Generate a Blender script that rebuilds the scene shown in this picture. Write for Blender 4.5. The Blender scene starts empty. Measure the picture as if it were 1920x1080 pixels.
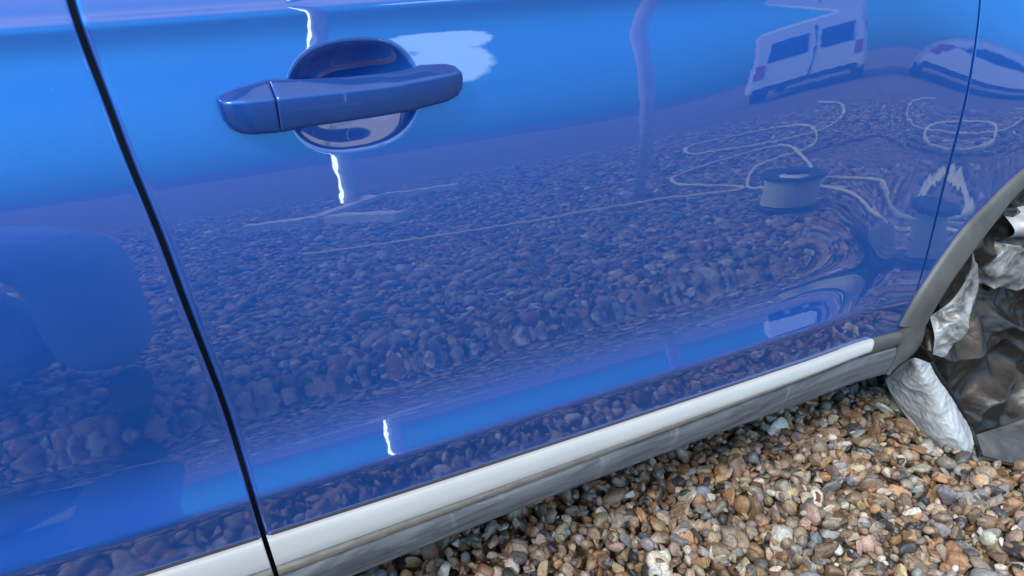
import bpy, bmesh, math, random
import numpy as np
from mathutils import Vector, Matrix, noise as mnoise
R = math.radians
SC = bpy.context.scene
COL = SC.collection
RNG = np.random.default_rng(11)
random.seed(5)

# ------------------------------------------------------------------ camera
def orth():
    f = 1400.0
    X = np.array([3900 - 960, -220 - 540, f], float); X /= np.linalg.norm(X)
    c = math.sin(R(26)); p = -X[2] * c / X[0]; q = -X[1] / X[0]
    A = q * q + 1; B = 2 * p * q; C = p * p + c * c - 1
    b = (-B + math.sqrt(B * B - 4 * A * C)) / (2 * A); a = p + q * b
    D = np.array([a, b, c]); Y = np.cross(X, D)
    return X, Y, -D
_X, _Y, _Z = orth()           # world axes seen from the camera (x right, y down, z ahead)
CAM = Vector((0.0, -0.74, 0.98))
cam = bpy.data.cameras.new('camera'); cam_o = bpy.data.objects.new('camera', cam); COL.objects.link(cam_o)
cam.sensor_width = 36; cam.lens = 36 * 1400 / 1920; cam.clip_start = 0.005; cam.clip_end = 900
right = Vector((_X[0], _Y[0], _Z[0])); up = -Vector((_X[1], _Y[1], _Z[1])); ahead = Vector((_X[2], _Y[2], _Z[2]))
cam_o.matrix_world = Matrix((( right.x, up.x, -ahead.x, CAM.x), (right.y, up.y, -ahead.y, CAM.y),
                             (right.z, up.z, -ahead.z, CAM.z), (0, 0, 0, 1)))
SC.camera = cam_o

# ------------------------------------------------------------------ sky, sun, exposure
SUN_EL, SUN_AZ = 43.0, 210.0        # azimuth of the sun, degrees counter-clockwise from +x
world = bpy.data.worlds.new('World'); SC.world = world; world.use_nodes = True
nt = world.node_tree; nt.nodes.clear()
out = nt.nodes.new('ShaderNodeOutputWorld'); bg = nt.nodes.new('ShaderNodeBackground')
sky = nt.nodes.new('ShaderNodeTexSky'); sky.sky_type = 'NISHITA'; sky.sun_disc = False
sky.sun_elevation = R(SUN_EL); sky.sun_rotation = R(90 - SUN_AZ)
sky.air_density = 1.0; sky.dust_density = .4; sky.ozone_density = 2.0
tc = nt.nodes.new('ShaderNodeTexCoord')
mp = nt.nodes.new('ShaderNodeMapping'); mp.inputs['Scale'].default_value = (1.6, 1.6, 5.0)
cn = nt.nodes.new('ShaderNodeTexNoise'); cn.inputs['Scale'].default_value = 1.7; cn.inputs['Detail'].default_value = 7
cn.inputs['Roughness'].default_value = 0.58
cr = nt.nodes.new('ShaderNodeValToRGB'); cr.color_ramp.elements[0].position = 0.26; cr.color_ramp.elements[1].position = 0.48
mx = nt.nodes.new('ShaderNodeMix'); mx.data_type = 'RGBA'
L = nt.links.new
L(tc.outputs['Generated'], mp.inputs['Vector']); L(mp.outputs['Vector'], cn.inputs['Vector'])
L(cn.outputs['Fac'], cr.inputs['Fac'])
mul = nt.nodes.new('ShaderNodeMath'); mul.operation = 'MULTIPLY'; mul.inputs[1].default_value = 0.96
L(cr.outputs['Color'], mul.inputs[0])
sx = nt.nodes.new('ShaderNodeSeparateXYZ'); L(tc.outputs['Generated'], sx.inputs[0])
mr = nt.nodes.new('ShaderNodeMapRange'); mr.interpolation_type = 'SMOOTHSTEP'; mr.inputs['From Min'].default_value = .25; mr.inputs['From Max'].default_value = .52
mr.inputs['To Min'].default_value = .05; mr.inputs['To Max'].default_value = 1.0; L(sx.outputs['Z'], mr.inputs['Value'])
mm = nt.nodes.new('ShaderNodeMath'); mm.operation = 'MULTIPLY'; L(mul.outputs[0], mm.inputs[0]); L(mr.outputs['Result'], mm.inputs[1])
L(mm.outputs[0], mx.inputs['Factor'])
tint = nt.nodes.new('ShaderNodeMix'); tint.data_type = 'RGBA'; tint.blend_type = 'MULTIPLY'; tint.inputs['Factor'].default_value = 1
L(sky.outputs['Color'], tint.inputs['A']); tint.inputs['B'].default_value = (.27, 1.25, 1.74, 1)
lo = nt.nodes.new('ShaderNodeMapRange'); lo.interpolation_type = 'SMOOTHSTEP'; lo.inputs['From Min'].default_value = 0.0; lo.inputs['From Max'].default_value = .24
lo.inputs['To Min'].default_value = .20; L(sx.outputs['Z'], lo.inputs['Value'])          # sky darkened towards the horizon to soften its mirror image
tl = nt.nodes.new('ShaderNodeMix'); tl.data_type = 'RGBA'; tl.blend_type = 'MULTIPLY'; tl.inputs['Factor'].default_value = 1
L(tint.outputs['Result'], tl.inputs['A']); L(lo.outputs['Result'], tl.inputs['B']); L(tl.outputs['Result'], mx.inputs['A']); mx.inputs['B'].default_value = (6.3, 6.2, 6.0, 1)
def M(op, a, b=None):
    n_ = nt.nodes.new('ShaderNodeMath'); n_.operation = op
    for k_, v_ in enumerate((a, b)):
        if v_ is None: continue
        if hasattr(v_, 'is_linked'): L(v_, n_.inputs[k_])
        else: n_.inputs[k_].default_value = v_
    return n_.outputs[0]
CA = R(22.6); e1 = (math.cos(CA), math.sin(CA)); e0 = (math.sin(CA), -math.cos(CA))     # bright cloud-like patch added to the sky for its reflection in the door
h1 = M('ADD', M('MULTIPLY', sx.outputs['X'], e1[0]), M('MULTIPLY', sx.outputs['Y'], e1[1])); h0 = M('ADD', M('MULTIPLY', sx.outputs['X'], e0[0]), M('MULTIPLY', sx.outputs['Y'], e0[1]))
cn2 = nt.nodes.new('ShaderNodeTexNoise'); cn2.inputs['Scale'].default_value = 40; cn2.inputs['Detail'].default_value = 5; L(tc.outputs['Generated'], cn2.inputs['Vector'])
q = M('ADD', M('POWER', M('ABSOLUTE', M('DIVIDE', h1, .070)), 3.0), M('POWER', M('ABSOLUTE', M('DIVIDE', M('SUBTRACT', sx.outputs['Z'], .206), .040)), 3.0))
q = M('ADD', q, M('MULTIPLY', M('SUBTRACT', cn2.outputs['Fac'], .5), 1.2))
cm = nt.nodes.new('ShaderNodeMapRange'); cm.inputs['From Min'].default_value = 1.25; cm.inputs['From Max'].default_value = .75; L(q, cm.inputs['Value'])
cmask = M('MULTIPLY', cm.outputs['Result'], M('GREATER_THAN', h0, 0.0))
m3 = nt.nodes.new('ShaderNodeMix'); m3.data_type = 'RGBA'; L(cmask, m3.inputs['Factor']); L(mx.outputs['Result'], m3.inputs['A']); m3.inputs['B'].default_value = (9, 15, 19, 1)
L(m3.outputs['Result'], bg.inputs['Color']); bg.inputs['Strength'].default_value = 0.12
L(bg.outputs['Background'], out.inputs['Surface'])
sd = bpy.data.lights.new('sun', 'SUN'); sun = bpy.data.objects.new('sun', sd); COL.objects.link(sun)
sd.energy = 1.5; sd.angle = R(16); sd.color = (1.0, 0.95, 0.88)
sv = Vector((math.cos(R(SUN_AZ)) * math.cos(R(SUN_EL)), math.sin(R(SUN_AZ)) * math.cos(R(SUN_EL)), math.sin(R(SUN_EL))))
sun.rotation_euler = sv.to_track_quat('Z', 'Y').to_euler()
vs = SC.view_settings; vs.view_transform = 'Standard'; vs.look = 'None'; vs.gamma = 1; vs.use_curve_mapping = False
vs.exposure = 0.9
SC.render.engine = 'CYCLES'; SC.cycles.max_bounces = 8; SC.cycles.glossy_bounces = 5
SC.cycles.use_denoising = True

# ------------------------------------------------------------------ helpers
def tag(o, label=None, cat=None, group=None, kind=None):
    if label: o['label'] = label
    if cat: o['category'] = cat
    if group: o['group'] = group
    if kind: o['kind'] = kind
    return o
def empty(name, loc=(0, 0, 0)):
    o = bpy.data.objects.new(name, None); o.location = loc; o.empty_display_size = .1; COL.objects.link(o); return o
def obj(name, me, m, parent=None, loc=None):
    o = bpy.data.objects.new(name, me); COL.objects.link(o)
    if m and not me.materials: me.materials.append(m)
    if parent:
        o.parent = parent
        pl = Vector((0, 0, 0)); q = parent
        while q: pl += q.location; q = q.parent
        o.location = -pl if loc is None else loc
    elif loc is not None: o.location = loc
    return o
def mesh(name, verts, faces, smooth=True):
    me = bpy.data.meshes.new(name); me.from_pydata([tuple(map(float, v)) for v in verts], [], faces)
    me.validate(); me.update()
    if smooth: me.polygons.foreach_set('use_smooth', [True] * len(me.polygons))
    return me
def grid(name, P, flip=False, closeu=False):
    nu, nv = P.shape[:2]; me = bpy.data.meshes.new(name)
    idx = np.arange(nu * nv).reshape(nu, nv)
    if closeu: idx = np.concatenate([idx, idx[:1]], 0)
    a, b, c, d = idx[:-1, :-1], idx[1:, :-1], idx[1:, 1:], idx[:-1, 1:]
    q = np.stack([a, b, c, d] if not flip else [a, d, c, b], -1).reshape(-1, 4)
    me.vertices.add(nu * nv); me.vertices.foreach_set('co', P.reshape(-1).astype(np.float32))
    me.loops.add(q.size); me.loops.foreach_set('vertex_index', q.reshape(-1).astype(np.int32))
    me.polygons.add(len(q)); me.polygons.foreach_set('loop_start', np.arange(0, q.size, 4, dtype=np.int32))
    me.polygons.foreach_set('use_smooth', np.ones(len(q), bool))
    me.update(); me.validate(); return me
def boxmesh(name, dims, bevel=.004, c=(0, 0, 0), seg=2):
    bm = bmesh.new(); bmesh.ops.create_cube(bm, size=1)
    bmesh.ops.scale(bm, vec=dims, verts=bm.verts); bmesh.ops.translate(bm, vec=c, verts=bm.verts)
    if bevel: bmesh.ops.bevel(bm, geom=bm.edges[:], offset=bevel, segments=seg, affect='EDGES', clamp_overlap=True)
    me = bpy.data.meshes.new(name); bm.to_mesh(me); bm.free(); return me
def tube(name, pts, r, n=10, closed=False):
    pts = [Vector(p) for p in pts]; V = []; F = []; N = len(pts)
    for i, p in enumerate(pts):
        t = (pts[min(i + 1, N - 1)] - pts[max(i - 1, 0)]).normalized()
        a = Vector((0, 0, 1)) if abs(t.z) < .95 else Vector((1, 0, 0))
        s = t.cross(a).normalized(); u = s.cross(t)
        rr = r[i] if hasattr(r, '__len__') else r
        for k in range(n):
            an = 2 * math.pi * k / n; V.append(p + (s * math.cos(an) + u * math.sin(an)) * rr)
    for i in range(N - 1):
        for k in range(n):
            F.append((i * n + k, i * n + (k + 1) % n, (i + 1) * n + (k + 1) % n, (i + 1) * n + k))
    F.append(tuple(range(n))[::-1]); F.append(tuple((N - 1) * n + k for k in range(n)))
    return mesh(name, V, F)
def lathe(name, prof, n=40, axis='Z'):
    V = []; F = []; N = len(prof)
    for k in range(n):
        an = 2 * math.pi * k / n
        for r_, h in prof:
            V.append((r_ * math.cos(an), r_ * math.sin(an), h) if axis == 'Z' else (r_ * math.cos(an), h, r_ * math.sin(an)))
    for k in range(n):
        for i in range(N - 1):
            a, b = k * N + i, ((k + 1) % n) * N + i; F.append((a, b, b + 1, a + 1))
    return mesh(name, V, F)
def catmull(pts, n):
    P = np.array(pts, float); d = np.r_[0, np.cumsum(np.linalg.norm(np.diff(P, axis=0), axis=1) ** .5)]
    Q = np.vstack([2 * P[0] - P[1], P, 2 * P[-1] - P[-2]]); ts = np.linspace(0, len(P) - 1, n); o = []
    for t in ts:
        i = min(int(t), len(P) - 2); f = t - i; a, b, c, e = Q[i:i + 4]
        o.append(.5 * ((2 * b) + (c - a) * f + (2 * a - 5 * b + 4 * c - e) * f * f + (3 * b - a - 3 * c + e) * f ** 3))
    return np.array(o)
def resample(P, n):
    P = np.array(P, float); d = np.r_[0, np.cumsum(np.linalg.norm(np.diff(P, axis=0), axis=1))]
    t = np.linspace(0, d[-1], n); return np.stack([np.interp(t, d, P[:, k]) for k in range(P.shape[1])], 1)
def ss(a, b, x):
    t = np.clip((x - a) / (b - a), 0, 1); return t * t * (3 - 2 * t)

# ------------------------------------------------------------------ materials
def mat(name, col=(.5, .5, .5), rough=.5, metal=0., **kw):
    m = bpy.data.materials.new(name); m.use_nodes = True; b = m.node_tree.nodes['Principled BSDF']
    b.inputs['Base Color'].default_value = (*col, 1); b.inputs['Roughness'].default_value = rough; b.inputs['Metallic'].default_value = metal
    for k, v in kw.items(): b.inputs[k.replace('_', ' ')].default_value = v
    return m
def nodes(m): return m.node_tree, m.node_tree.nodes['Principled BSDF']
def tex_noise(t, scale, detail=4, rough=.55, vec=None, map_scale=None, dist=0.):
    n = t.nodes.new('ShaderNodeTexNoise'); n.inputs['Scale'].default_value = scale; n.inputs['Detail'].default_value = detail
    n.inputs['Roughness'].default_value = rough; n.inputs['Distortion'].default_value = dist
    c = t.nodes.new('ShaderNodeTexCoord')
    if map_scale:
        mpn = t.nodes.new('ShaderNodeMapping'); mpn.inputs['Scale'].default_value = map_scale
        t.links.new(c.outputs['Object'], mpn.inputs['Vector']); t.links.new(mpn.outputs['Vector'], n.inputs['Vector'])
    else: t.links.new(c.outputs['Object'], n.inputs['Vector'])
    return n
def ramp(t, src, stops):
    r = t.nodes.new('ShaderNodeValToRGB'); e = r.color_ramp.elements
    while len(e) < len(stops): e.new(.5)
    for k, (p, c) in enumerate(stops): e[k].position = p; e[k].color = (*c, 1) if len(c) == 3 else c
    t.links.new(src, r.inputs['Fac']); return r
def mixc(t, f, a, b, mode='MIX'):
    m = t.nodes.new('ShaderNodeMix'); m.data_type = 'RGBA'; m.blend_type = mode
    for s, v in (('Factor', f), ('A', a), ('B', b)):
        if hasattr(v, 'is_linked'): t.links.new(v, m.inputs[s])
        elif s == 'Factor': m.inputs[s].default_value = v
        else: m.inputs[s].default_value = (*v, 1)
    return m.outputs['Result']
def bump(t, b, src, strength, dist=.01):
    n = t.nodes.new('ShaderNodeBump'); n.inputs['Strength'].default_value = strength; n.inputs['Distance'].default_value = dist
    t.links.new(src, n.inputs['Height']); t.links.new(n.outputs['Normal'], b.inputs['Normal']); return n

# metallic blue paint: flake base under a clear coat
M_paint = mat('blue_metallic_paint', (.016, .085, .50), .45, .70, Coat_Weight=1.0, Coat_Roughness=.010, Coat_IOR=1.95)
t, b = nodes(M_paint)
n1 = tex_noise(t, 2600, 1); n2 = tex_noise(t, 3, 3)
c = mixc(t, n1.outputs['Fac'], (.008, .088, .41), (.016, .128, .54)); nd = tex_noise(t, 620, 2, .6); nd2 = tex_noise(t, 4, 3)
df = t.nodes.new('ShaderNodeMath'); df.operation = 'MULTIPLY'; t.links.new(ramp(t, nd.outputs['Fac'], [(.70, (0,) * 3), (.76, (.5,) * 3)]).outputs['Color'], df.inputs[0]); t.links.new(ramp(t, nd2.outputs['Fac'], [(.4, (.1,) * 3), (.65, (1,) * 3)]).outputs['Color'], df.inputs[1])
c = mixc(t, df.outputs[0], c, (.30, .34, .42))        # dried water specks
t.links.new(c, b.inputs['Base Color'])
rr = ramp(t, n2.outputs['Fac'], [(.3, (.42,) * 3), (.7, (.48,) * 3)]); t.links.new(rr.outputs['Color'], b.inputs['Roughness'])
n3 = tex_noise(t, 34, 2); bn = t.nodes.new('ShaderNodeBump'); bn.inputs['Strength'].default_value = 1; bn.inputs['Distance'].default_value = 5e-5
t.links.new(n3.outputs['Fac'], bn.inputs['Height']); t.links.new(bn.outputs['Normal'], b.inputs['Coat Normal'])
M_dark = mat('black_rubber', (.004, .004, .0045), .6)
M_void = mat('black_underbody', (.01, .01, .011), .8)
M_handle = mat('blue_handle_paint', (.008, .075, .34), .42, .65, Coat_Weight=.7, Coat_Roughness=.07, Coat_IOR=1.55)
# silver trim
M_trim = mat('silver_satin_trim', (.52, .52, .52), .40, .12, Coat_Weight=.3, Coat_Roughness=.1)
t, b = nodes(M_trim); n = tex_noise(t, 9, 5, map_scale=(1, 6, 8))
c = mixc(t, ramp(t, n.outputs['Fac'], [(.40, (0,) * 3), (.75, (.35,) * 3)]).outputs['Color'], (.53, .535, .53), (.42, .41, .385)); t.links.new(c, b.inputs['Base Color'])
M_lip = mat('dusty_lip', (.30, .255, .22), .75)
t, b = nodes(M_lip); n = tex_noise(t, 60, 6); t.links.new(ramp(t, n.outputs['Fac'], [(.3, (.44, .35, .27)), (.7, (.62, .52, .42))]).outputs['Color'], b.inputs['Base Color'])
# grey plastic cladding with dust smears
M_clad = mat('dusty_black_plastic', (.06, .065, .07), .42)
t, b = nodes(M_clad)
n = tex_noise(t, 5, 7, .6, map_scale=(1.1, 3, 8), dist=1.6); n2 = tex_noise(t, 2.2, 4, .6, map_scale=(6, 1, 1.5), dist=.8); n3 = tex_noise(t, 400, 2)
f1 = ramp(t, n.outputs['Fac'], [(.42, (0,) * 3), (.66, (.75,) * 3)]); f2 = ramp(t, n2.outputs['Fac'], [(.60, (0,) * 3), (.68, (.7,) * 3)])
c = mixc(t, f1.outputs['Color'], (.085, .094, .108), (.215, .228, .248)); c = mixc(t, f2.outputs['Color'], c, (.27, .28, .29)); t.links.new(c, b.inputs['Base Color'])
t.links.new(ramp(t, n.outputs['Fac'], [(.3, (.30,) * 3), (.7, (.58,) * 3)]).outputs['Color'], b.inputs['Roughness']); bump(t, b, n3.outputs['Fac'], .12, .0005)
M_arch = mat('grey_arch_plastic', (.15, .15, .148), .48)
t, b = nodes(M_arch); n = tex_noise(t, 14, 6, dist=.6); n3 = tex_noise(t, 700, 2)
t.links.new(ramp(t, n.outputs['Fac'], [(.3, (.070, .071, .073)), (.7, (.128, .127, .125))]).outputs['Color'], b.inputs['Base Color']); bump(t, b, n3.outputs['Fac'], .2, .0005)
M_glass = mat('dark_window_glass', (.012, .015, .016), .03, 0, Specular_IOR_Level=.7)
M_tyre = mat('tyre_rubber', (.018, .018, .018), .75)
M_rim = mat('wheel_alloy', (.45, .45, .46), .3, .8)
# wheel cover sheets
M_silver = mat('silver_coated_fabric', (.55, .55, .56), .40, .2)
t, b = nodes(M_silver); n = tex_noise(t, 55, 7, .65, dist=2.2); n2 = tex_noise(t, 12, 5)
t.links.new(ramp(t, n2.outputs['Fac'], [(.3, (.42, .42, .43)), (.7, (.60, .605, .61))]).outputs['Color'], b.inputs['Base Color']); bump(t, b, n.outputs['Fac'], .12, .004)
M_lining = mat('black_vinyl_lining', (.022, .02, .018), .4, 0, Coat_Weight=.1, Coat_Roughness=.3)
t, b = nodes(M_lining); n = tex_noise(t, 26, 8, .68, dist=2.5); n2 = tex_noise(t, 9, 8, .7, dist=1.5)
c = mixc(t, ramp(t, n2.outputs['Fac'], [(.50, (0,) * 3), (.85, (.22,) * 3)]).outputs['Color'], (.017, .014, .012), (.15, .14, .13)); t.links.new(c, b.inputs['Base Color'])
t.links.new(ramp(t, n.outputs['Fac'], [(.3, (.30,) * 3), (.7, (.42,) * 3)]).outputs['Color'], b.inputs['Roughness']); bump(t, b, n.outputs['Fac'], .22, .006)
M_pale = mat('scuffed_grey_lining', (.30, .29, .28), .38, .15)
t, b = nodes(M_pale); n = tex_noise(t, 40, 8, .65, dist=2.0); n2 = tex_noise(t, 13, 6, .65, dist=1.4)
t.links.new(ramp(t, n2.outputs['Fac'], [(.38, (.07, .062, .055)), (.62, (.44, .44, .44))]).outputs['Color'], b.inputs['Base Color']); bump(t, b, n.outputs['Fac'], .18, .006)
M_flap = mat('slate_grey_fabric', (.085, .092, .105), .55)
t, b = nodes(M_flap); n = tex_noise(t, 18, 7, .6, dist=1.0); t.links.new(ramp(t, n.outputs['Fac'], [(.35, (.062, .068, .08)), (.72, (.14, .15, .165))]).outputs['Color'], b.inputs['Base Color'])
n3 = tex_noise(t, 90, 5); bump(t, b, n3.outputs['Fac'], .15, .003)
# stones
def stone_mat(name, kind):
    m = mat(name, (.3, .25, .2), .5); t, b = nodes(m)
    if kind == 'attr':
        a = t.nodes.new('ShaderNodeAttribute'); a.attribute_name = 'stone'; src = a.outputs['Color']
    else:
        a = t.nodes.new('ShaderNodeObjectInfo'); src = a.outputs['Color']
    n = tex_noise(t, 70 if kind == 'attr' else 60, 5, .6); n2 = tex_noise(t, 170, 5, .65, dist=1.0); n3 = tex_noise(t, 420, 3)
    if kind != 'attr':
        for nn in (n, n2, n3):
            c = nn.inputs['Vector'].links[0].from_node; g = t.nodes.new('ShaderNodeNewGeometry'); t.links.new(g.outputs['Position'], nn.inputs['Vector'])
    v = ramp(t, n2.outputs['Fac'], [(.30, (.5,) * 3), (.5, (1.,) * 3), (.72, (1.4,) * 3)])
    c = mixc(t, 1.0, src, v.outputs['Color'], 'MULTIPLY')
    c = mixc(t, ramp(t, n.outputs['Fac'], [(.58, (0,) * 3), (.70, (.38,) * 3)]).outputs['Color'], c, (.46, .40, .33))
    c = mixc(t, ramp(t, n3.outputs['Fac'], [(.66, (0,) * 3), (.74, (.5,) * 3)]).outputs['Color'], c, (.10, .075, .055))
    t.links.new(c, b.inputs['Base Color'])
    t.links.new(ramp(t, n.outputs['Fac'], [(.3, (.34,) * 3), (.7, (.62,) * 3)]).outputs['Color'], b.inputs['Roughness'])
    bump(t, b, n2.outputs['Fac'], .35, .002); return m
M_gravel = stone_mat('flint_gravel', 'attr'); M_pebble = stone_mat('flint_pebble', 'obj')
M_ground = mat('gravel_bed', (.2, .16, .12), .8); t, b = nodes(M_ground)
vo = t.nodes.new('ShaderNodeTexVoronoi'); vo.inputs['Scale'].default_value = 42; tcn = t.nodes.new('ShaderNodeTexCoord'); t.links.new(tcn.outputs['Object'], vo.inputs['Vector'])
sep = t.nodes.new('ShaderNodeSeparateColor'); t.links.new(vo.outputs['Color'], sep.inputs['Color'])
cc = ramp(t, sep.outputs['Red'], [(0., (.05, .045, .045)), (.25, (.20, .13, .08)), (.5, (.30, .21, .13)), (.75, (.20, .19, .18)), (1., (.42, .36, .29))])
n = tex_noise(t, .6, 4); c = mixc(t, ramp(t, n.outputs['Fac'], [(.4, (0,) * 3), (.7, (.4,) * 3)]).outputs['Color'], cc.outputs['Color'], (.16, .12, .09)); t.links.new(c, b.inputs['Base Color'])
bump(t, b, vo.outputs['Distance'], 1.0, .02)

# ------------------------------------------------------------------ body side surface
ZC = .912
TA = [(-.6,38),(-.2,22),(-.02,13),(-.008,22),(.0,10),(.010,3.2),(.030,4.6),(.062,9),(.095,12),(.14,11.3),(.22,10),(.30,7.5),(.38,4.5),(.5,2),(.65,0),(.73,-.8),(.78,-.5),(.81,.8),(.84,3.8),(.87,9),(.90,14.5),(.925,18.5),(.955,20.8),(.985,21.5),(.995,10),(1.004,-6),(1.02,-8),(1.6,-9)]
TB = [(-.6,38),(-.2,22),(-.02,13),(-.008,22),(.0,10),(.010,3),(.030,4),(.062,7.5),(.095,9.5),(.14,8.5),(.22,6),(.30,4),(.38,2.8),(.5,2.2),(.65,1.8),(.80,1),(.90,2),(.985,2),(1.0,0),(1.02,-6),(1.6,-9)]
W = np.linspace(-.6, 1.6, 4401)
def tab(T):
    a = np.array(T); t = np.interp(W, a[:, 0], a[:, 1]); k = np.hanning(17); k /= k.sum()
    t = np.convolve(np.pad(t, 8, 'edge'), k, 'valid')
    o = np.concatenate([[0], np.cumsum(np.tan(np.radians((t[1:] + t[:-1]) / 2)) * (W[1] - W[0]))])
    return o - np.interp(.16, W, o)
OA = tab(TA); OB = tab(TB); OB = OB - np.interp(.54, W, OB) + np.interp(.54, W, OA)
OB = OB + (np.interp(1., W, OA) - np.interp(1., W, OB) - .012) * ss(.58, 1.0, W)
def ze(x): return .414 - .034 * (np.clip(x, -.6, 1.3) - .049)
def S(x, z):
    x = np.asarray(x, float); z = np.asarray(z, float); Ln = ZC - ze(x); w = (ZC - z) / Ln
    lw = ss(.42, .66, w); f = ss(.50, 1.0, x) * (1 - lw) + ss(.90, 1.10, x) * lw
    o = (np.interp(w, W, OA) * (1 - f) + np.interp(w, W, OB) * f) * Ln
    o = o - .012 * (x - .55) ** 2 * (x < .55) - .010 * np.clip(x - .55, 0, 9) ** 2
    return o + .050 * ss(1.02, 1.55, x) * ss(-.1, .45, w)
# panel lines measured along the body: x of the shut lines against height
GL = np.array([(-.009,1.10),(-.009,.932),(-.008,.907),(-.001,.849),(.004,.798),(.014,.728),(.021,.655),(.029,.586),(.035,.531),(.039,.458),(.041,.40),(.044,.345),(.048,.288),(.055,.15)])[::-1]
GR = np.array([(1.228,1.10),(1.216,.857),(1.207,.78),(1.198,.676),(1.189,.572),(1.175,.452),(1.160,.365),(1.152,.308),(1.152,.238),(1.155,.15)])[::-1]
def sm(cv):
    z = np.linspace(.15, 1.10, 300); x = np.interp(z, cv[:, 1], cv[:, 0]); k = np.hanning(31); k /= k.sum()
    return z, np.convolve(np.pad(x, 15, 'edge'), k, 'valid')
GLz, GLx = sm(GL); GRz, GRx = sm(GR)
gl = lambda z: np.interp(z, GLz, GLx); gr = lambda z: np.interp(z, GRz, GRx)
z_top = lambda x: .354 - .041 * (x - .04)            # top line of the silver strip
z_bot = lambda x: z_top(x) - np.interp(x, [-1.05, .05, .39, .65, 1.07], [.041, .0365, .029, .0245, .0178])
z_lip = lambda x: .2905 - .003 * x - .0065 * np.asarray(x) ** 2 * (np.asarray(x) > 0)
SILL = np.polyfit([-1.0, -.5, .0, .16, .32, .53, .75, .99, 1.15], [.236, .236, .237, .2365, .239, .239, .231, .2195, .2125], 5)
z_sill = lambda x: np.polyval(SILL, x)

# handle bowl
BCX, BCZ, BA, BB = .2185, .829, .0635, .0485
def bowl(x, z):
    dx = np.abs((x - BCX) - .10 * (z - BCZ)) / BA; dz = np.abs(z - BCZ) / BB
    r = (dx ** 2.5 + dz ** 2.5) ** (1 / 2.5)
    g = np.clip((1.08 - r) / .88, 0, 1); g = g * g / (g + .15)
    return .034 * (1 - (1 - np.clip(g, 0, 1)) ** 2.4)
def edge_list(r):       # (distance from the panel edge, depth below the skin) of the rolled flange
    L_ = [(0., .028), (0., .012)]
    for a in (0, 18, 36, 54, 72, 90): L_.append((r - r * math.cos(R(a)), r - r * math.sin(R(a))))
    return L_
def panel(name, fl, fr, zbL, zbR, zt, nu, nv, rl, rr_, parent, dense=None, bowl_on=False):
    u = np.linspace(0, 1, nu)
    if dense:
        d0, d1, k = dense; dens = 1 + k * ((u > d0) & (u < d1)); cdf = np.r_[0, np.cumsum((dens[1:] + dens[:-1]) / 2)]; u = np.interp(np.linspace(0, cdf[-1], nu), cdf, u)
    v = np.linspace(0, 1, nv)
    width = float(fr(.7) - fl(.7))
    du = []; dep = []
    if rl:
        for d, p in edge_list(rl): du.append(d / width); dep.append(p)
    inner = u[(u > (rl / width * 1.2 if rl else -1)) & (u < 1 - (rr_ / width * 1.2 if rr_ else -1))]
    uu = list(du) + list(inner); dd = list(dep) + [0.] * len(inner)
    if rr_:
        for d, p in edge_list(rr_)[::-1]: uu.append(1 - d / width); dd.append(p)
    uu = np.array(uu)[:, None]; dd = np.array(dd)[:, None]
    zb = zbL + (zbR - zbL) * uu; z = zb + (zt - zb) * v[None, :]
    x = fl(z) + (fr(z) - fl(z)) * uu
    y = -S(x, z) + dd
    if bowl_on: y = y + bowl(x, z)
    P = np.stack([x, y, z], -1)
    base = P[:, :1].copy(); base[..., 1] += .02; top = P[:, -1:].copy(); top[..., 1] += .03
    P = np.concatenate([base, P, top], 1)
    return obj(name, grid(name, P), M_paint, parent)

car = empty('parked_car', (.6, .85, 0))
tag(car, 'metallic blue car with silver sill strip and grey wheel arch trim, parked on gravel', 'car')
HG = .0023
front_door = panel('front_door', lambda z: gl(z) + HG, lambda z: gr(z) - .0022, z_top(.05) - .004, z_top(1.15) - .004, 1.05, 560, 380, .0055, .0022, car, (.085, .235, 2.2), True)
rear_door = panel('rear_door', lambda z: -1.02 + 0 * z, lambda z: gl(z) - HG, z_top(-1.0) - .004, z_top(.04) - .004, 1.05, 160, 380, 0, .003, car)
# wing over the wheel
ARO = catmull([(1.147,.322),(1.160,.37),(1.182,.407),(1.24,.478),(1.302,.529),(1.365,.573),(1.5,.64),(1.7,.68),(1.9,.66),(2.1,.57),(2.25,.42),(2.28,.30)], 220)
ARI = catmull([(1.213,.313),(1.217,.335),(1.229,.374),(1.256,.413),(1.314,.482),(1.374,.541),(1.5,.602),(1.7,.638),(1.9,.62),(2.07,.54),(2.20,.40),(2.23,.30)], 220)
def wing():
    zs = np.linspace(.318, 1.02, 120); A1 = np.stack([gr(zs) + .0022, zs], 1)
    A2 = resample([A1[-1], (1.6, 1.01), (2.2, .95), (2.6, .86)], 80); A3 = resample([A2[-1], (2.75, .6), (2.70, .30)], 60)
    A = np.concatenate([A1, A2[1:], A3[1:]]); n = len(A)
    tb = np.r_[np.linspace(0, .42, 120), np.linspace(.42, .8, 80)[1:], np.linspace(.8, 1, 60)[1:]]
    B = np.stack([np.interp(tb * 219, np.arange(220), ARO[:, k]) for k in (0, 1)], 1)
    el = edge_list(.0022); cols = []
    s_ = np.linspace(0, 1, 90)
    for d, p in el: cols.append((d, p, True))
    P = []
    dirv = B - A; ln = np.linalg.norm(dirv, axis=1, keepdims=True) + 1e-6
    for d, p, _ in cols:
        Q = A + dirv / ln * np.minimum(d, ln * .3); P.append(np.stack([Q[:, 0], -S(Q[:, 0], Q[:, 1]) + p, Q[:, 1]], -1))
    for s in s_[1:]:
        off = np.minimum(.0022, ln * .3); Q = A + dirv / ln * (off + (ln - off) * s); P.append(np.stack([Q[:, 0], -S(Q[:, 0], Q[:, 1]), Q[:, 1]], -1))
    P = np.array(P)
    return obj('front_wing', grid('front_wing', P, flip=True), M_paint, car)
front_wing = wing()
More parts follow.
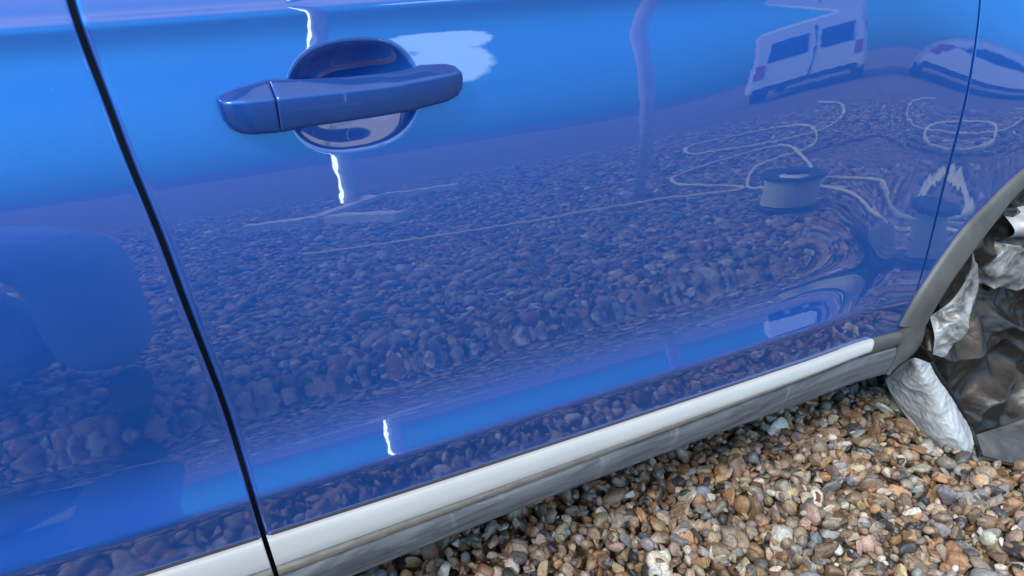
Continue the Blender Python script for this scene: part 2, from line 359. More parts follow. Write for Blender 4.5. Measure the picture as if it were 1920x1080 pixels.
# arch trim: raised band with rounded edges
def band(name, A, B, prof, m, parent, flip=False):
    P = []
    for f, o in prof:
        Q = A + (B - A) * f; P.append(np.stack([Q[:, 0], -S(Q[:, 0], Q[:, 1]) - o, Q[:, 1]], -1))
    return obj(name, grid(name, np.array(P), flip), m, parent)
arch = band('wheel_arch_trim', ARO, ARI, [(-.03, -.004), (-.03, .003), (.0, .0065), (.06, .008), (.4, .0095), (.78, .009), (.9, .007), (.97, .002), (1., -.006), (1., -.06)], M_arch, car, True)
zc_ = np.linspace(0, 1, 24)
CL = np.stack([gr(.315 - zc_ * .11) + .0022, .318 - .106 * zc_], 1)
CR = resample([(1.209, .322), (1.2155, .295), (1.214, .275), (1.200, .253), (1.176, .231), (1.160, .213)], 24)
corner = []
for f, o in [(0, -.025), (0, 0), (.04, .006), (.1, .008), (.5, .010), (.85, .009), (.95, .004), (1., -.006), (1., -.06)]:
    Q = CL + (CR - CL) * f; o2 = o - .012 * ss(.45, 1., zc_) ; corner.append(np.stack([Q[:, 0], -S(Q[:, 0], np.maximum(Q[:, 1], .3)) - o2, Q[:, 1]], -1))
obj('arch_corner_piece', grid('arch_corner_piece', np.array(corner), True), M_arch, car)
# sill trims: profile bands along x
def sillband(name, x0f, x1f, n, prof, m, parent, cap=True):
    """prof: list of (function giving z at x, outward offset from the strip line)"""
    u = np.r_[0, .0012, np.linspace(0, 1, n)[1:-1], .9988, 1]; P = []
    for zf, o in prof:
        xa = x0f(zf); xb = x1f(zf); x = xa + (xb - xa) * u
        z = zf(x); y0 = -S(x, z_top(x))
        P.append(np.stack([x, y0 - o, z], -1))
    P = np.array(P)
    # closing ends
    c0 = P[:, :1].copy(); c0[..., 1] = P[0, 0, 1] + .02; c1 = P[:, -1:].copy(); c1[..., 1] = P[0, -1, 1] + .02
    d0 = P[:, :1].copy(); d0[..., 1] += .0012; d1 = P[:, -1:].copy(); d1[..., 1] += .0012
    P = np.concatenate([c0, d0, P, d1, c1], 1)
    return obj(name, grid(name, P, True), m, parent)
def zmix(a, b, f): return lambda x: a(x) + (b(x) - a(x)) * f
glx = lambda s: (lambda zf: float(gl(.33)) + s if False else float(gl(zf(.045))) + s)
grx = lambda s: (lambda zf: float(gr(zf(1.15))) + s)
strip_prof = [(lambda x: z_top(x), -.012), (lambda x: z_top(x), .004), (lambda x: z_top(x) - .0012, .0062), (zmix(z_top, z_bot, .10), .0078), (zmix(z_top, z_bot, .35), .0112), (zmix(z_top, z_bot, .65), .0135), (zmix(z_top, z_bot, .90), .0145), (zmix(z_top, z_bot, .97), .0138), (z_bot, .0115), (z_bot, -.012)]
lip_prof = [(lambda x: z_bot(x) - .0004, -.010), (lambda x: z_bot(x) - .0004, .0105), (zmix(z_bot, z_lip, .5), .0062), (zmix(z_bot, z_lip, .95), .0015), (z_lip, -.004), (z_lip, -.012)]
clad_prof = [(lambda x: z_lip(x) - .001, -.010), (lambda x: z_lip(x) - .001, .001), (lambda x: z_lip(x) - .004, .0035), (zmix(z_lip, z_sill, .3), .0050), (zmix(z_lip, z_sill, .7), -.001), (zmix(z_lip, z_sill, .90), -.006), (zmix(z_lip, z_sill, .96), -.006), (z_sill, -.010), (lambda x: z_sill(x) - .004, -.018), (lambda x: z_sill(x) - .004, -.08)]
STRIP_END = lambda zf: 1.083 - (z_top(1.07) - zf(1.07)) * .8
sillband('silver_strip', glx(HG + .0005), STRIP_END, 60, strip_prof, M_trim, front_door)
sillband('dusty_lip', glx(HG + .0005), STRIP_END, 60, lip_prof, M_lip, front_door)
sillband('sill_cladding', glx(HG + .0005), grx(-.0022), 80, clad_prof, M_clad, front_door)
end_prof = [(lambda x: z_top(x), -.012), (lambda x: z_top(x), .003), (lambda x: z_top(x) - .002, .006), (zmix(z_top, z_lip, .3), .0085), (zmix(z_top, z_lip, .7), .008), (zmix(z_top, z_lip, .99), .004), (zmix(z_top, z_lip, .99), -.012)]
sillband('cladding_end', lambda zf: STRIP_END(zf) + .0008, grx(-.0022), 12, end_prof, M_arch, front_door)
refl_prof = [(lambda x: z_top(x) + np.interp(x, [-1, .05, .4, .8, 1.0], [.022, .0155, .0115, .004, .002]), -.002), (lambda x: z_top(x) + np.interp(x, [-1, .05, .4, .8, 1.0], [.0215, .015, .011, .0036, .0016]), .0006), (lambda x: z_top(x) - .001, .0009), (lambda x: z_top(x) - .001, -.006)]
M_reflection = mat('painted_reflection_grey', (.055, .058, .115), .28)  # flat grey-purple reflection above the strip, painted as a thin band
back = lambda zf: -1.02
sillband('painted_reflection_band', glx(HG + .006), lambda zf: 1.0, 50, refl_prof, M_reflection, front_door)
sillband('painted_reflection_band', back, glx(-HG - .0035), 40, refl_prof, M_reflection, rear_door)
sillband('silver_strip', back, glx(-HG - .0005), 40, strip_prof, M_trim, rear_door)
sillband('dusty_lip', back, glx(-HG - .0005), 40, lip_prof, M_lip, rear_door)
sillband('sill_cladding', back, glx(-HG - .0005), 40, clad_prof, M_clad, rear_door)
# seals behind the shut lines and dark body behind
def seal(f, w_, dy, name='door_seal'):
    z = np.linspace(.20, 1.05, 60); P = []
    for s in (-w_, w_): P.append(np.stack([f(z) + s, -S(f(z), z) + dy, z], -1))
    obj(name, grid(name, np.array(P)), M_dark, car)
seal(gl, .010, .014); seal(gr, .008, .012)
bs = [(-1.0, .17), (1.22, .17), (1.22, .42), (1.4, .60), (1.75, .68), (2.1, .6), (2.3, .3), (2.7, .3), (2.7, .82), (1.3, .98), (-1.0, 1.0)]
V = [(x, .09, z) for x, z in bs] + [(x, 1.65, z) for x, z in bs]; nb = len(bs)
F = [tuple(range(nb)), tuple(range(nb, 2 * nb))[::-1]] + [(i, i + nb, (i + 1) % nb + nb, (i + 1) % nb) for i in range(nb)]
obj('underbody', mesh('underbody', V, F, False), M_void, car)
# glasshouse, roof and bonnet above the frame
def glass(name, x0, x1):
    P = np.array([[(x + (.0 if x < 1 else -.25 * (z - 1.05) / .4), .035 + .45 * (z - 1.05), z) for z in np.linspace(1.05, 1.45, 8)] for x in np.linspace(x0, x1, 8)])
    obj(name, grid(name, P), M_glass, car)
glass('front_window', .04, 1.22); glass('rear_window', -1.0, -.06)
obj('door_pillar', mesh('door_pillar', [(-.06, .033, 1.05), (.04, .033, 1.05), (.04, .213, 1.45), (-.06, .213, 1.45)], [(0, 1, 2, 3)]), M_dark, car)
Pr = np.array([[(x, .215 + 1.3 * f, 1.452 + .09 * math.sin(math.pi * f)) for f in np.linspace(0, 1, 12)] for x in np.linspace(-1.0, .95, 8)])
obj('roof', grid('roof', Pr), M_paint, car)
Pb = np.array([[(x, .01 + 1.65 * f, 1.03 - .12 * (x - 1.2) ** 2 / 2 + .05 * math.sin(math.pi * f)) for f in np.linspace(0, 1, 12)] for x in np.linspace(1.22, 2.65, 10)])
obj('bonnet', grid('bonnet', Pb), M_paint, car)
Pw = np.array([[(1.22 - .27 * h, .04 + .17 * h + (1.6 - .34 * h) * f, 1.04 + .42 * h) for f in np.linspace(0, 1, 6)] for h in np.linspace(0, 1, 6)])
obj('windscreen', grid('windscreen', Pw), M_glass, car)
wh = obj('wheel', lathe('wheel', [(.20, -.09), (.27, -.11), (.315, -.105), (.33, -.08), (.333, 0), (.33, .08), (.315, .105), (.2, .11)], 48, 'Y'), M_tyre, car, Vector((1.78, .24, .335)) - car.location)
rim = bpy.data.objects.new('rim', lathe('rim', [(.0, -.06), (.05, -.07), (.06, -.05), (.17, -.07), (.2, -.09), (.2, .08)], 40, 'Y')); rim.data.materials.append(M_rim); COL.objects.link(rim); rim.parent = wh

# ------------------------------------------------------------------ door handle
def fillet(poly, rad, n=5):
    o = []; N = len(poly)
    for i in range(N):
        p = np.array(poly[i]); a = np.array(poly[i - 1]) - p; c = np.array(poly[(i + 1) % N]) - p
        la, lc = np.linalg.norm(a), np.linalg.norm(c); r = min(rad[i], .45 * la, .45 * lc)
        p0, p1 = p + a / la * r, p + c / lc * r
        for k in range(n):
            f = k / (n - 1); o.append((1 - f) ** 2 * p0 + 2 * f * (1 - f) * p + f * f * p1)
    return np.array(o)
def handle_piece(name, xs, zt, zr, zb, oin, ot, orr, ob, m, parent):
    P = []
    for i, x in enumerate(xs):
        s0 = float(S(x, .83))
        poly = [(oin[i], zt[i] - .001), (ot[i], zt[i]), (orr[i], zr[i]), ((orr[i] + ob[i]) / 2 + .0012, (zr[i] + zb[i]) / 2), (ob[i], zb[i]), (oin[i], zb[i] + .001)]
        q = fillet(poly, [.002, .004, .0028, .01, .005, .003], 6)
        P.append([(x, -s0 - o_, z_) for o_, z_ in q])
    P = np.array(P)
    me_ends = []
    c0 = P[:1].mean(1, keepdims=True).repeat(P.shape[1], 1); c1 = P[-1:].mean(1, keepdims=True).repeat(P.shape[1], 1)
    P = np.concatenate([c0, P, c1], 0)
    P = np.concatenate([P, P[:, :1]], 1)
    o_ = obj(name, grid(name, P, True), m, parent)
    return o_
xs = np.r_[np.linspace(.1365, .322, 44), .326, .329, .3312, .3325]
I = lambda pts: np.interp(xs, [p[0] for p in pts], [p[1] for p in pts])
zt = I([(.136, .8545), (.17, .8525), (.21, .8508), (.257, .8505), (.292, .8525), (.318, .851), (.326, .8485), (.3325, .841)])
zr = I([(.136, .8405), (.2, .8405), (.24, .8405), (.286, .8425), (.322, .8445), (.329, .843), (.3325, .838)])
zb = I([(.136, .808), (.168, .8098), (.238, .8108), (.27, .812), (.308, .8155), (.322, .8195), (.329, .825), (.3325, .832)])
oin = I([(.136, -.004), (.150, -.004), (.166, .008), (.275, .008), (.290, -.004), (.34, -.004)])
orr = I([(.136, .0275), (.2, .030), (.26, .0295), (.31, .0255), (.322, .022), (.329, .017), (.3325, .010)])
ot = I([(.136, .010), (.2, .0125), (.26, .0120), (.31, .008), (.329, .006), (.3325, .004)])
ob = orr * .96 - .0005
handle_piece('handle_grip', xs, zt, zr, zb, oin, ot, orr, ob, M_handle, front_door)
xs = np.r_[.0888, .0896, .091, .093, np.linspace(.096, .1352, 14)]
zt = I([(.0888, .8432), (.091, .8445), (.104, .849), (.1352, .8545)]); zr = I([(.0888, .8405), (.091, .8405), (.1352, .8405)])
zb = I([(.0888, .832), (.091, .823), (.096, .8145), (.102, .8105), (.112, .8085), (.1352, .808)])
oin = xs * 0 - .004; orr = I([(.0888, .010), (.091, .0145), (.096, .0185), (.11, .0235), (.1352, .0273)]); ot = I([(.0888, .003), (.1, .007), (.1352, .010)]); ob = orr * .96 - .0005
handle_piece('handle_end_cap', xs, zt, zr, zb, oin, ot, orr, ob, M_handle, front_door)
# ------------------------------------------------------------------ wheel cover stuffed into the arch
def fnoise(P, scale, seed, ridged=True, octv=4):
    o = np.zeros(len(P))
    for i, p in enumerate(P):
        a = 1.; s = scale; v = 0.
        for k in range(octv):
            nn = mnoise.noise(Vector((p[0] * s + seed, p[1] * s + seed * 1.7, p[2] * s - seed)))
            v += a * ((1 - abs(nn) * 2) if ridged else nn); a *= .5; s *= 2.1
        o[i] = v
    return o
def patch(name, ctrl, nu, nv, m, parent, big=.02, fine=.004, seed=1., bs=5., fs=28., pin=.06, pull=(0, -1, 0)):
    ctrl = np.array(ctrl, float)
    rows = np.array([catmull(r, nv) for r in ctrl]); P = np.stack([catmull(rows[:, j], nu) for j in range(nv)], 1)
    du = np.gradient(P, axis=0); dv = np.gradient(P, axis=1); N = np.cross(du, dv); N /= np.linalg.norm(N, axis=-1, keepdims=True) + 1e-9
    if (N.reshape(-1, 3).mean(0) @ np.array(pull)) < 0: N = -N
    f = P.reshape(-1, 3); w0 = fnoise(f, 2.3, seed + 9, False, 2)
    q = f + w0[:, None] * .06
    q2 = q + fnoise(f, 7., seed + 5, False, 1)[:, None] * .03
    h = fnoise(q, bs, seed, True, 1) * big + fnoise(q2, bs * 2.3, seed + 1, True, 1) * big * .45 + fnoise(q2, fs, seed + 3, True, 2) * fine
    uu = np.linspace(0, 1, nu)[:, None]; vv = np.linspace(0, 1, nv)[None]
    e = np.minimum(np.minimum(uu, 1 - uu), np.minimum(vv, 1 - vv)) + 0 * uu * vv
    h = (h - h.mean()).reshape(nu, nv) * ss(0, pin, e)
    P = P + N * h[..., None]
    return obj(name, grid(name, P), m, parent)
cover = empty('wheel_cover', (1.45, -.08, .02))
tag(cover, 'crumpled silver and black wheel cover bag stuffed into the wheel arch', 'wheel cover')
patch('black_lining', [
    [(1.36, .07, .62), (1.5, .07, .63), (1.7, .06, .66), (1.95, .06, .62), (2.2, .07, .56)],
    [(1.30, .05, .49), (1.45, .02, .50), (1.62, .01, .50), (1.9, .02, .48), (2.2, .02, .44)],
    [(1.235, .04, .33), (1.38, .00, .33), (1.55, -.01, .32), (1.85, .0, .30), (2.2, .0, .30)],
    [(1.25, .02, .24), (1.36, -.02, .22), (1.52, -.03, .2), (1.85, -.03, .18), (2.2, -.03, .18)],
    [(1.31, -.035, .14), (1.41, -.05, .12), (1.54, -.05, .10), (1.85, -.05, .09), (2.2, -.05, .09)],
    [(1.38, -.098, .025), (1.46, -.105, .022), (1.55, -.112, .020), (1.85, -.13, .02), (2.2, -.13, .02)]], 190, 240, M_lining, cover, .058, .0050, 3.1, 5.4, 20.)
patch('silver_side', [
    [(1.299, .06, .103), (1.276, .02, .169), (1.250, -.015, .211), (1.285, -.03, .196)],
    [(1.309, .045, .071), (1.277, .0, .131), (1.266, -.037, .164), (1.301, -.042, .168)],
    [(1.320, .005, .030), (1.289, -.032, .092), (1.293, -.060, .120), (1.337, -.062, .114)],
    [(1.314, -.055, .014), (1.298, -.078, .056), (1.312, -.095, .074), (1.370, -.087, .054)],
    [(1.322, -.105, .012), (1.326, -.118, .018), (1.334, -.124, .022), (1.362, -.112, .028)]], 130, 110, M_silver, cover, .006, .0015, 7.7, 12., 60., .04, (-1, -1, 0))
patch('silver_fold', [
    [(1.262, -.02, .300), (1.258, -.04, .268), (1.258, -.045, .232)],
    [(1.295, -.035, .335), (1.300, -.060, .285), (1.292, -.052, .222)],
    [(1.335, -.030, .380), (1.345, -.045, .325), (1.330, -.035, .250)],
    [(1.36, -.01, .42), (1.37, -.02, .36), (1.36, -.015, .28)]], 80, 70, M_pale, cover, .016, .003, 2.2, 11., 36., .12)
patch('scuffed_fold', [
    [(1.44, .00, .47), (1.55, -.02, .475), (1.66, .0, .475)],
    [(1.45, -.03, .435), (1.55, -.05, .44), (1.68, -.03, .44)],
    [(1.47, .0, .40), (1.57, -.02, .40), (1.70, .0, .41)]], 60, 70, M_silver, cover, .020, .003, 5.4, 10., 40., .15)
patch('grey_fold', [
    [(1.40, .02, .42), (1.48, -.03, .40), (1.58, -.02, .39), (1.7, .0, .38)],
    [(1.39, .01, .37), (1.47, -.04, .35), (1.57, -.035, .34), (1.7, .0, .33)],
    [(1.42, .02, .32), (1.50, -.02, .30), (1.60, -.02, .29), (1.72, .01, .28)]], 80, 90, M_pale, cover, .030, .003, 8.4, 8., 30., .12)
patch('bottom_flap', [
    [(1.382, -.100, .034), (1.47, -.108, .030), (1.56, -.114, .026), (1.8, -.13, .024), (2.15, -.13, .02)],
    [(1.362, -.118, .028), (1.445, -.15, .030), (1.55, -.165, .028), (1.8, -.2, .02), (2.15, -.19, .02)],
    [(1.337, -.140, .020), (1.392, -.197, .021), (1.53, -.235, .021), (1.8, -.26, .016), (2.15, -.25, .016)]], 40, 120, M_flap, cover, .004, .0008, 4.2, 6., 40., .1, (0, 0, 1))
bp = catmull([(1.288, -.028, .198), (1.303, -.044, .166), (1.339, -.064, .114), (1.372, -.089, .054), (1.366, -.114, .028), (1.346, -.136, .022)], 50)
obj('edge_binding', tube('edge_binding', bp, .0045, 8), M_dark, cover)
bp = catmull([(1.343, -.137, .020), (1.393, -.198, .020), (1.53, -.237, .020), (1.8, -.262, .014), (2.15, -.252, .014)], 60)
obj('edge_binding', tube('edge_binding', bp, .004, 8), M_dark, cover)

# ------------------------------------------------------------------ ground and gravel
gp = mesh('ground', [(-300, -300, -.016), (300, -300, -.016), (300, 300, -.016), (-300, 300, -.016)], [(0, 1, 2, 3)], False)
ground = tag(obj('ground', gp, M_ground), kind='structure')
def ico(sub):
    bm = bmesh.new(); bmesh.ops.create_icosphere(bm, subdivisions=sub, radius=1); V = np.array([v.co[:] for v in bm.verts]); Fc = np.array([[v.index for v in f.verts] for f in bm.faces]); bm.free(); return V, Fc
ICO = {k: ico(k) for k in (1, 2, 3)}
def variants(sub, n, seed):
    g = np.random.default_rng(seed); o = []
    V0 = ICO[sub][0]
    for i in range(n):
        V = V0.copy(); rounded = g.random() < .25
        for k in range(int(g.integers(3, 5)) if rounded else int(g.integers(6, 11))):
            nn = g.normal(size=3); nn /= np.linalg.norm(nn); d = g.uniform(.70, .92) if rounded else g.uniform(.30, .74)
            ex = np.clip(V @ nn - d, 0, None); V = V - ex[:, None] * nn
        V *= 1 + .05 * g.normal(size=(len(V), 1)) * (sub > 1)
        V /= np.abs(V).max(0); o.append(V)
    return o
PAL = np.array([(.36,.255,.16),(.43,.335,.235),(.28,.175,.10),(.34,.165,.065),(.40,.215,.09),(.23,.225,.225),(.20,.215,.245),(.30,.29,.28),(.60,.54,.45),(.55,.50,.44),(.20,.125,.075),(.05,.05,.055),(.085,.08,.085),(.42,.27,.21),(.50,.34,.16),(.30,.235,.18)])
PW = np.array([15,11,11,7.5,7,6,3.5,6.5,5,6,9,5,4,3.5,3,12.]); PW /= PW.sum()
def stone_cols(n):
    c = PAL[RNG.choice(len(PAL), n, p=PW)] * RNG.uniform(.68, 1.22, (n, 1)); c = c * .82 + .18 * c.mean(1, keepdims=True); return np.clip(c * (1 + .03 * RNG.normal(size=(n, 3))), .02, .8)
def rots(n, tilt):
    a = RNG.uniform(0, 2 * np.pi, n); tx = RNG.normal(0, tilt, n); ty = RNG.normal(0, tilt, n)
    ca, sa = np.cos(a), np.sin(a); cx, sx = np.cos(tx), np.sin(tx); cy, sy = np.cos(ty), np.sin(ty); z = np.zeros(n); o = np.ones(n)
    Rz = np.array([[ca, -sa, z], [sa, ca, z], [z, z, o]]).transpose(2, 0, 1); Rx = np.array([[o, z, z], [z, cx, -sx], [z, sx, cx]]).transpose(2, 0, 1); Ry = np.array([[cy, z, sy], [z, o, z], [-sy, z, cy]]).transpose(2, 0, 1)
    return Rx @ Ry @ Rz
def sizes(n, k=1.):
    L_ = np.clip(RNG.lognormal(math.log(.0119), .38, n), .0048, .027) * k
    return np.stack([L_, L_ * RNG.uniform(.62, .95, n), L_ * RNG.uniform(.42, .75, n)], 1)
def jitter(x0, x1, y0, y1, sp):
    nx, ny = int((x1 - x0) / sp), int((y1 - y0) / sp); gx, gy = np.meshgrid(np.arange(nx), np.arange(ny)); n = gx.size
    return np.stack([x0 + (gx.ravel() + RNG.uniform(0, 1, n)) * sp, y0 + (gy.ravel() + RNG.uniform(0, 1, n)) * sp], 1)
def join(name, sub, nvar, seed, pos, sz, rt, colr, parent):
    vs_ = variants(sub, nvar, seed); Fc = ICO[sub][1]; n = len(pos); ids = RNG.integers(0, nvar, n); nvt = len(vs_[0])
    allV = np.array(vs_)[ids] * sz[:, None, :]; allV = np.einsum('nij,nkj->nki', rt, allV) + pos[:, None, :]
    me = bpy.data.meshes.new(name); me.vertices.add(n * nvt); me.vertices.foreach_set('co', allV.reshape(-1).astype(np.float32))
    q = (Fc[None] + (np.arange(n) * nvt)[:, None, None]).reshape(-1, 3); me.loops.add(q.size); me.loops.foreach_set('vertex_index', q.reshape(-1).astype(np.int32))
    me.polygons.add(len(q)); me.polygons.foreach_set('loop_start', np.arange(0, q.size, 3, dtype=np.int32)); me.polygons.foreach_set('use_smooth', np.ones(len(q), bool)); me.update()
    at = me.attributes.new('stone', 'FLOAT_COLOR', 'POINT'); cc = np.ones((n, nvt, 4), np.float32); cc[..., :3] = colr[:, None, :]; at.data.foreach_set('color', cc.reshape(-1))
    return tag(obj(name, me, M_gravel, parent), kind='stuff')
# near field: stones dropped one by one onto a height map
X0, X1, Y0, Y1, CS = .0, 1.75, -.62, .36, .003
HM = np.full((int((X1 - X0) / CS) + 1, int((Y1 - Y0) / CS) + 1), -.016)
pts_ = np.concatenate([jitter(X0 + .02, X1 - .02, Y0 + .02, Y1 - .02, .0168) for _ in range(2)]); RNG.shuffle(pts_)
n0 = len(pts_); sz0 = sizes(n0); rt0 = rots(n0, .8); pos0 = np.zeros((n0, 3))
for i in range(n0):
    x, y = pts_[i]; r = (sz0[i, 0] + sz0[i, 1]) * .5; k = int(r / CS); ix, iy = int((x - X0) / CS), int((y - Y0) / CS)
    a0, a1, b0, b1 = max(ix - k, 0), ix + k + 1, max(iy - k, 0), iy + k + 1; sub = HM[a0:a1, b0:b1]
    h = sz0[i, 2] * 1.05; base = np.percentile(sub, 55); zc0 = min(base + h * .6, .026 - h * .3)
    gx = (np.arange(a0, a0 + sub.shape[0]) - ix) * CS; gy = (np.arange(b0, b0 + sub.shape[1]) - iy) * CS
    d = (gx[:, None] ** 2 + gy[None] ** 2) / (r * r); top = zc0 + h * np.sqrt(np.clip(1 - d, 0, 1)); np.maximum(sub, np.where(d < 1, top, -1), out=sub)
    pos0[i] = (x, y, zc0)
yb_ = np.interp(pos0[:, 0], [1.33, 1.39, 1.53, 1.8], [-.137, -.200, -.240, -.266])
under = (pos0[:, 0] > 1.335) & (pos0[:, 1] > yb_) & (pos0[:, 1] < -.06); pos0[under, 2] = np.minimum(pos0[under, 2], .012 - sz0[under, 2])
col0 = stone_cols(n0)
# the 300 that show largest from the camera become pebbles of their own
rel = pos0 - np.array(CAM); cx_ = rel @ np.array(right); cy_ = -(rel @ np.array(up)); cz_ = rel @ np.array(ahead)
uu_ = 960 + 1400 * cx_ / cz_; vv_ = 540 + 1400 * cy_ / cz_
edge_y = np.interp(uu_, [660, 860, 1000, 1290, 1500, 1650, 1700, 1735, 1820, 1920], [1090, 1010, 952, 846, 778, 730, 790, 830, 872, 885])
top_ix = ((pos0[:, 0] - X0) / CS).astype(int); top_iy = ((pos0[:, 1] - Y0) / CS).astype(int)
vis = (cz_ > 0) & (uu_ > 660) & (uu_ < 1915) & (vv_ > edge_y + 4) & (vv_ < 1075) & (HM[top_ix, top_iy] < pos0[:, 2] + sz0[:, 2] * 1.12)
score = np.where(vis, sz0[:, 0] * np.sqrt(sz0[:, 1] * sz0[:, 0]) / cz_ ** 2, -1); best = np.argsort(-score)[:298]
PV = []
for k, V in enumerate(variants(3, 24, 77)):
    me = bpy.data.meshes.new('pebble'); me.from_pydata(V.tolist(), [], ICO[3][1].tolist()); me.polygons.foreach_set('use_smooth', [True] * len(me.polygons)); me.materials.append(M_pebble); PV.append(me)
for j, i in enumerate(best):
    o = bpy.data.objects.new('pebble', PV[j % 24]); COL.objects.link(o); o.parent = ground
    o.matrix_basis = Matrix.Translation(Vector(pos0[i])) @ Matrix(rt0[i].tolist()).to_4x4() @ Matrix.Diagonal((*sz0[i], 1))
    o.color = (*col0[i], 1)
keep = np.ones(n0, bool); keep[best] = False
# wider fields, seen only in the paint
p1 = jitter(-1.2, 3.2, -2.1, .5, .0225); p1 = p1[~((p1[:, 0] > X0 + .01) & (p1[:, 0] < X1 - .01) & (p1[:, 1] > Y0 + .01) & (p1[:, 1] < Y1 - .01))]
p1 = p1[~((p1[:, 1] > .25) | ((p1[:, 1] < -1.0) & (p1[:, 0] < -.7)))]
n1_ = len(p1); z1 = RNG.uniform(-.010, .004, n1_)
p2 = jitter(-1.8, 5.5, -5.6, -2.1, .028); n2_ = len(p2)
fr = keep & vis; bk = keep & ~vis
join('gravel', 3, 60, 13, pos0[fr], sz0[fr], rt0[fr], col0[fr], None)
join('gravel', 2, 40, 3, pos0[bk], sz0[bk], rt0[bk], col0[bk], None)
nr = p1[:, 1] > -1.25
join('gravel', 2, 40, 4, np.c_[p1, z1][nr], sizes(nr.sum(), 1.45), rots(nr.sum(), .5), stone_cols(nr.sum()), None)
join('gravel', 1, 40, 6, np.c_[p1, z1][~nr], sizes((~nr).sum(), 1.5), rots((~nr).sum(), .4), stone_cols((~nr).sum()), None)
join('gravel', 1, 40, 5, np.c_[p2, RNG.uniform(-.012, .004, n2_)], sizes(n2_, 1.6), rots(n2_, .35), stone_cols(n2_), None)

# ------------------------------------------------------------------ what the paint mirrors, behind the camera
M_white = mat('white_paint', (.90, .90, .89), .25); M_pole = mat('weathered_pole', (.84, .72, .68), .28, 0, Specular_IOR_Level=.8); M_timber = mat('pale_timber', (.6, .55, .5), .7)
t, b = nodes(M_timber); n = tex_noise(t, 6, 5, map_scale=(1, 8, 8)); t.links.new(ramp(t, n.outputs['Fac'], [(.3, (.62, .58, .54)), (.7, (.80, .76, .70))]).outputs['Color'], b.inputs['Base Color'])
M_post = mat('grey_post', (.52, .56, .62), .5); M_rope = mat('yellow_cable', (.82, .74, .44), .5); M_reel = mat('black_reel_plastic', (.02, .022, .026), .35); M_lbl = mat('white_sticker', (.8, .8, .8), .4)
tag(obj('clothes_pole', tube('clothes_pole', [(2.02, -1.94, -.02), (2.02, -1.94, 1.2), (2.03, -1.95, 3.6)], .030, 16), M_pole), 'pale slim pole standing in the gravel, mirrored in the front door', 'pole')
st = empty('post_stand', (1.10, -3.85, 0)); tag(st, 'square grey post with lit white tube on crossed timber feet, mirrored behind the handle', 'post')
obj('post', boxmesh('post', (.09, .09, 3.2), .006, (1.115, -3.82, 1.66)), M_post, st)
obj('light_tube', tube('light_tube', [(1.045, -3.76, .10), (1.045, -3.76, 2.9)], .0105, 16), mat('lit_tube', (.9, .9, .9), .3, 0, Emission_Color=(.90, 1.0, .93, 1), Emission_Strength=4.5), st)
def plank(a, b_, w_=.10, h=.09, z=.04):
    a = Vector((*a, z)); b_ = Vector((*b_, z)); d = b_ - a; me = boxmesh('foot', (d.length, w_, h), .005); me.transform(Matrix.Translation((a + b_) / 2) @ Matrix.Rotation(math.atan2(d.y, d.x), 4, 'Z')); return obj('foot', me, M_timber, st)
plank((.42, -3.42), (.78, -3.24)); plank((.84, -3.16), (1.10, -2.72)); plank((.80, -3.26), (1.40, -4.15)); plank((1.28, -4.2), (1.86, -3.80))
reel = empty('cable_reel', (2.18, -1.18, 0)); tag(reel, 'black cable reel wound with yellow cable, mirrored near the front of the door', 'cable reel')
for nm, z0, h, r_, m_ in (('flange', .03, .015, .125, M_reel), ('flange', .20, .018, .125, M_reel), ('hub', .218, .02, .05, M_reel)):
    o = obj(nm, lathe(nm, [(0, 0), (r_ * .96, 0), (r_, .004), (r_, h - .004), (r_ * .96, h), (0, h)], 40), m_, reel); o.location = (0, 0, z0)
prof = []
for k in range(12): prof += [(.102 - .006, .045 + k * .013), (.108, .045 + k * .013 + .0065)]
obj('cable_winding', lathe('cable_winding', prof, 40), M_rope, reel).location = (0, 0, 0)
obj('sticker', lathe('sticker', [(0, 0), (.05, 0), (.05, .002), (0, .002)], 24), M_lbl, reel).location = (-.055, .045, .219)
cp = catmull([(2.28, -1.24, .20), (2.45, -1.35, .10), (2.75, -1.45, .03), (2.85, -1.2, .03), (2.55, -1.05, .03), (2.62, -1.5, .03), (2.95, -1.75, .03), (3.4, -2.4, .03), (2.6, -2.3, .03), (2.3, -2.0, .03), (2.35, -1.6, .03), (1.9, -1.75, .03), (1.2, -1.9, .03), (.5, -2.15, .03)], 260)
tag(obj('loose_cable', tube('loose_cable', cp, .010, 8), M_rope), 'thin yellow cable looping over the gravel away from the reel', 'cable')
cp2 = catmull([(2.20, -1.30, .12), (2.40, -1.62, .03), (2.85, -2.0, .03), (3.5, -2.2, .03), (4.2, -3.0, .03), (3.7, -3.5, .03), (3.2, -2.9, .03), (3.9, -2.5, .03), (5.2, -3.4, .03), (6.0, -4.4, .03)], 160)
tag(obj('loose_cable', tube('loose_cable', cp2, .010, 8), M_rope), 'second yellow cable trailing from the reel towards the van', 'cable')
